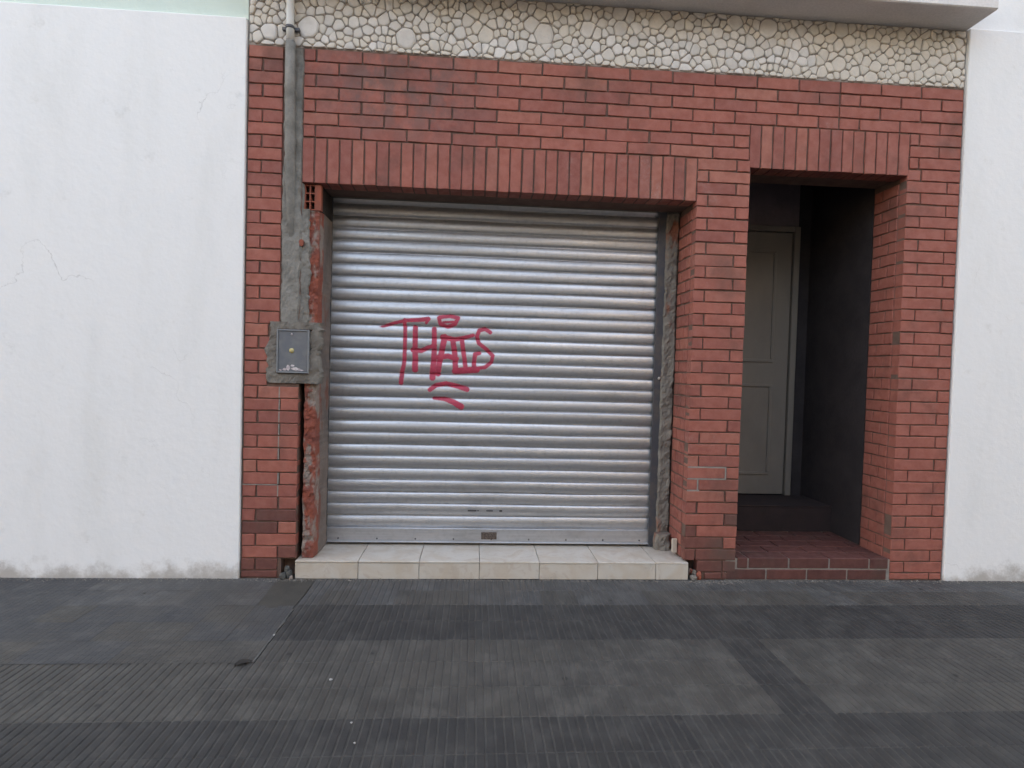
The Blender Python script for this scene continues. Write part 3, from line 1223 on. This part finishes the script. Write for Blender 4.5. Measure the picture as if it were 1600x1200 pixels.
# ------------------------------------------------------------------ conduit
M = Mat('white_pvc', .5)
M.color(M.mix(M.ramp(M.noise(7, 5, .6, M.pos((1, 1, .4))), .45, .7), (.62, .61, .58), (.50, .49, .46)))
PVC = M.m
cp = empty('conduit_pipe', 'vertical conduit pipe, white over the stones and cement grey over the brick', 'pipe', (.228, -.02, 2.3))
MB().tube([(.002, -.012, .592), (.000, -.012, .70), (-.001, -.013, .85), (-.002, -.014, .912)], .0205, 16).build('upper_length', PVC, cp)
MB().tube([(.012, .064, -.62), (.010, .034, -.35), (.007, .019, -.18), (.004, .006, .10), (.002, -.002, .35), (.002, -.008, .5905)], [.024, .024, .026, .027, .027, .025], 16).build('lower_length', CEMENT, cp)
for zz in (.66, .86):
    g = MB().tube([(0, -.012, zz - .008), (0, -.012, zz + .008)], .0225, 16)
    g.bbox(-.045, .045, -.004, .016, zz - .008, zz + .008, .001)
    g.build('clamp', RAIL, cp)

# ------------------------------------------------------------------ neighbouring houses
nb = empty('neighbour_building', 'white plastered house front with a mint upper wall, left of the brick house', 'building', (-4, 0, 0))
MB().bbox(-16, 3.996, -.014, 5.0, -.02, 3.010, .004).build('lower_wall', WHITE, nb)
MB().box(-16, 3.996, .012, 5.0, 3.0105, 20.0).build('upper_wall', MINT, nb)  # height beyond view added so the street stays in shadow
nr = empty('neighbour_building', 'plain white plastered house front right of the dark entrance', 'building', (8, 0, 0))
MB().bbox(-3.946, 16, -.012, 5.0, -.02, 3.22, .004).build('lower_wall', WHITE, nr)
MB().box(-3.946, 16, .012, 5.0, 3.2205, 20.0).build('upper_wall', WHITE, nr)  # upper part carried far out of view to shade the street


# ------------------------------------------------------------------ unseen houses added across the street to shape the light (behind the viewer; the shutter mirrors them)
OPP1 = m_plaster('ochre_plaster', (.34, .28, .22), (.27, .22, .17), .6)
OPP2 = m_plaster('grey_plaster', (.27, .27, .26), (.21, .21, .20), .6)
tag(MB().box(-20, 24, -13.4, -11.5, -.28, -.01).build('far_pavement', KERBM), kind='structure')
for (x0, x1, h_, mt, lb) in ((-20, -3.0, 5.6, OPP1, 'unseen low ochre house added across the street, leftmost of three'),
                             (-2.99, 4.6, 7.2, OPP2, 'unseen grey two storey house added across the street, facing the shutter'),
                             (4.61, 24, 10.5, OPP1, 'unseen tall ochre house added across the street, rightmost of three')):
    ob = empty('added_opposite_building', lb, 'building', ((x0 + x1) / 2, -13.4, 0), 'unseen houses added across the street')
    hw = (x1 - x0) / 2
    MB().bbox(-hw, hw, -6, 0, -.02, h_, .01).build('wall', mt, ob)
    MB().bbox(-hw, hw, -.1, .18, h_ + .001, h_ + .2, .01).build('cornice', KERBM, ob)
    nw = max(2, int(hw * 2 / 2.6))
    for st_ in range(int(h_ / 3)):
        for q in range(nw):
            xc = -hw + (q + .5) * 2 * hw / nw
            z0 = .0 if (st_ == 0 and q % 3 == 0) else .9 + 3 * st_
            z1 = 2.3 + 3 * st_
            f = MB().bbox(xc - .58, xc + .58, .001, .05, z0, z1, .008).build('door' if z0 == 0 else 'window', KERBM, ob)
            MB().box(xc - .50, xc + .50, .051, .056, z0 + .08, z1 - .08).build('pane', METERGLASS, f)


# ------------------------------------------------------------------ small loose things
def lump(name, x, y, z, rx, ry, rz, mat, seed, label, cat, group=None):
    rr = random.Random(seed)
    vv, ff = [], []
    nu, nv = 7, 5
    for i in range(1, nv):
        th = math.pi * i / nv
        for k in range(nu):
            a = 2 * math.pi * (k + .3 * (i % 2)) / nu
            s = rr.uniform(.72, 1.12)
            vv.append((rx * s * math.sin(th) * math.cos(a), ry * s * math.sin(th) * math.sin(a), rz * s * math.cos(th)))
    vv += [(0, 0, rz * .9), (0, 0, -rz * .9)]
    for i in range(nv - 2):
        for k in range(nu):
            ff.append((i * nu + k, (i + 1) * nu + k, (i + 1) * nu + (k + 1) % nu, i * nu + (k + 1) % nu))
    t_, b_ = len(vv) - 2, len(vv) - 1
    for k in range(nu):
        ff.append((t_, k, (k + 1) % nu))
        ff.append((b_, (nv - 2) * nu + (k + 1) % nu, (nv - 2) * nu + k))
    g = MB()
    g.add(vv, ff)
    o = g.build(name, mat, None, (x, y, z + rz * .72))
    o.rotation_euler = (0, 0, rr.uniform(0, 6))
    return tag(o, label, cat, group)


R1 = 'broken brick and mortar rubble between the step and the right pier'
for i, (x, y, z, a, b, c_, mt) in enumerate(((2.535, -.012, 0, .024, .020, .018, ROUGHGREY), (2.570, -.004, 0, .020, .018, .030, TERRACOTTA), (2.548, .012, .020, .018, .016, .020, CEMENTDARK),
                                             (2.585, .018, .012, .022, .016, .026, BRICKDARK), (2.528, .020, .03, .014, .014, .018, ROUGHRED))):
    lump('rubble', x, y, z, a, b, c_, mt, 40 + i, R1, 'rubble', 'rubble at the right end of the step')
DARKLUMP = m_speckle('dark_mortar', (.10, .10, .092), (.06, .058, .054), 30, 150)
R2 = 'dark lump of broken mortar at the left end of the tiled step'
for i, (x, y, z, a, b, c_, mt) in enumerate(((.235, -.018, 0, .030, .022, .022, DARKLUMP), (.268, -.010, .0, .024, .018, .030, DARKLUMP), (.250, .004, .025, .024, .016, .026, DARKLUMP), (.282, -.028, 0, .012, .012, .014, ROUGHRED))):
    lump('rubble', x, y, z, a, b, c_, mt, 60 + i, R2, 'rubble', 'rubble at the left end of the step')
M = Mat('white_crumb', .8)
M.color((.34, .33, .32))
CRUMB = M.m
for i, (px, py, s, lb) in enumerate(((517, 1063, .007, 'white crumb on the paving, farthest of the white specks from the viewer'),
                                     (549, 1130, .005, 'white crumb on the edge of the dark tile row'),
                                     (554, 1162, .005, 'white crumb nearest the viewer on the dark tiles'),
                                     (428, 993, .006, 'white crumb beside the blue grey neighbouring paving'))):
    v = AF + AR * (px - 800) / FPX - AU * (py - 600) / FPX
    t = (0.0 - CAM[2]) / v[2]
    q = CAM + t * v
    lump('crumb', q[0], q[1], 0, s, s * .8, s * .6, CRUMB, 80 + i, lb, 'crumb', 'white crumbs on the paving')
# grit and dust swept against the foot of the walls and the step
g = MB()
rg = random.Random(31)
for q in range(2600):
    x = rg.uniform(-1.6, 4.7)
    if .29 < x < 2.51:
        y = -.019 - abs(rg.gauss(0, .014))
    else:
        y = -.016 - abs(rg.gauss(0, .018))
    if rg.random() < .25:
        x = rg.choice((.25, 2.56, 2.75)) + rg.gauss(0, .05)
        y = -.02 - abs(rg.gauss(0, .03))
    r_ = rg.uniform(.0020, .0050) * (2.0 if rg.random() < .05 else 1)
    a = rg.uniform(0, 6)
    vv = [(x + r_ * math.cos(a + k * 2.1) * rg.uniform(.7, 1.3), y + r_ * math.sin(a + k * 2.1), -.001) for k in range(3)] + [(x, y, r_ * rg.uniform(.5, 1.0))]
    g.add(vv, [(0, 1, 3), (1, 2, 3), (2, 0, 3)])
GRIT = m_speckle('grit', (.24, .22, .195), (.09, .08, .07), 60, 300)
tag(g.build('grit', GRIT), 'grey brown grit swept against the foot of the walls', 'grit', kind='stuff')
# a dry dark leaf
M = Mat('dry_leaf', .8)
M.color((.022, .018, .015))
LEAF = M.m
g = MB()
L_ = []
for i in range(7):
    t = i / 6
    wv = .019 * math.sin(math.pi * min(1, t * 1.05)) ** .8 + .001
    L_ += [(-.05 + .1 * t, -wv, .004 + .010 * math.sin(t * 3)), (-.05 + .1 * t, 0, .001 + .004 * t), (-.05 + .1 * t, wv, .005 + .012 * math.sin(t * 2.4 + .4))]
g.add(L_, [(i * 3 + k, (i + 1) * 3 + k, (i + 1) * 3 + k + 1, i * 3 + k + 1) for i in range(6) for k in range(2)], 0, True)
o = g.build('dry_leaf', LEAF, None, (.379, -.929, .001))
o.scale = (.62, .8, .8)
o.rotation_euler = (0, 0, .5)
tag(o, 'dark dry leaf lying on the paving at the lower left', 'leaf')
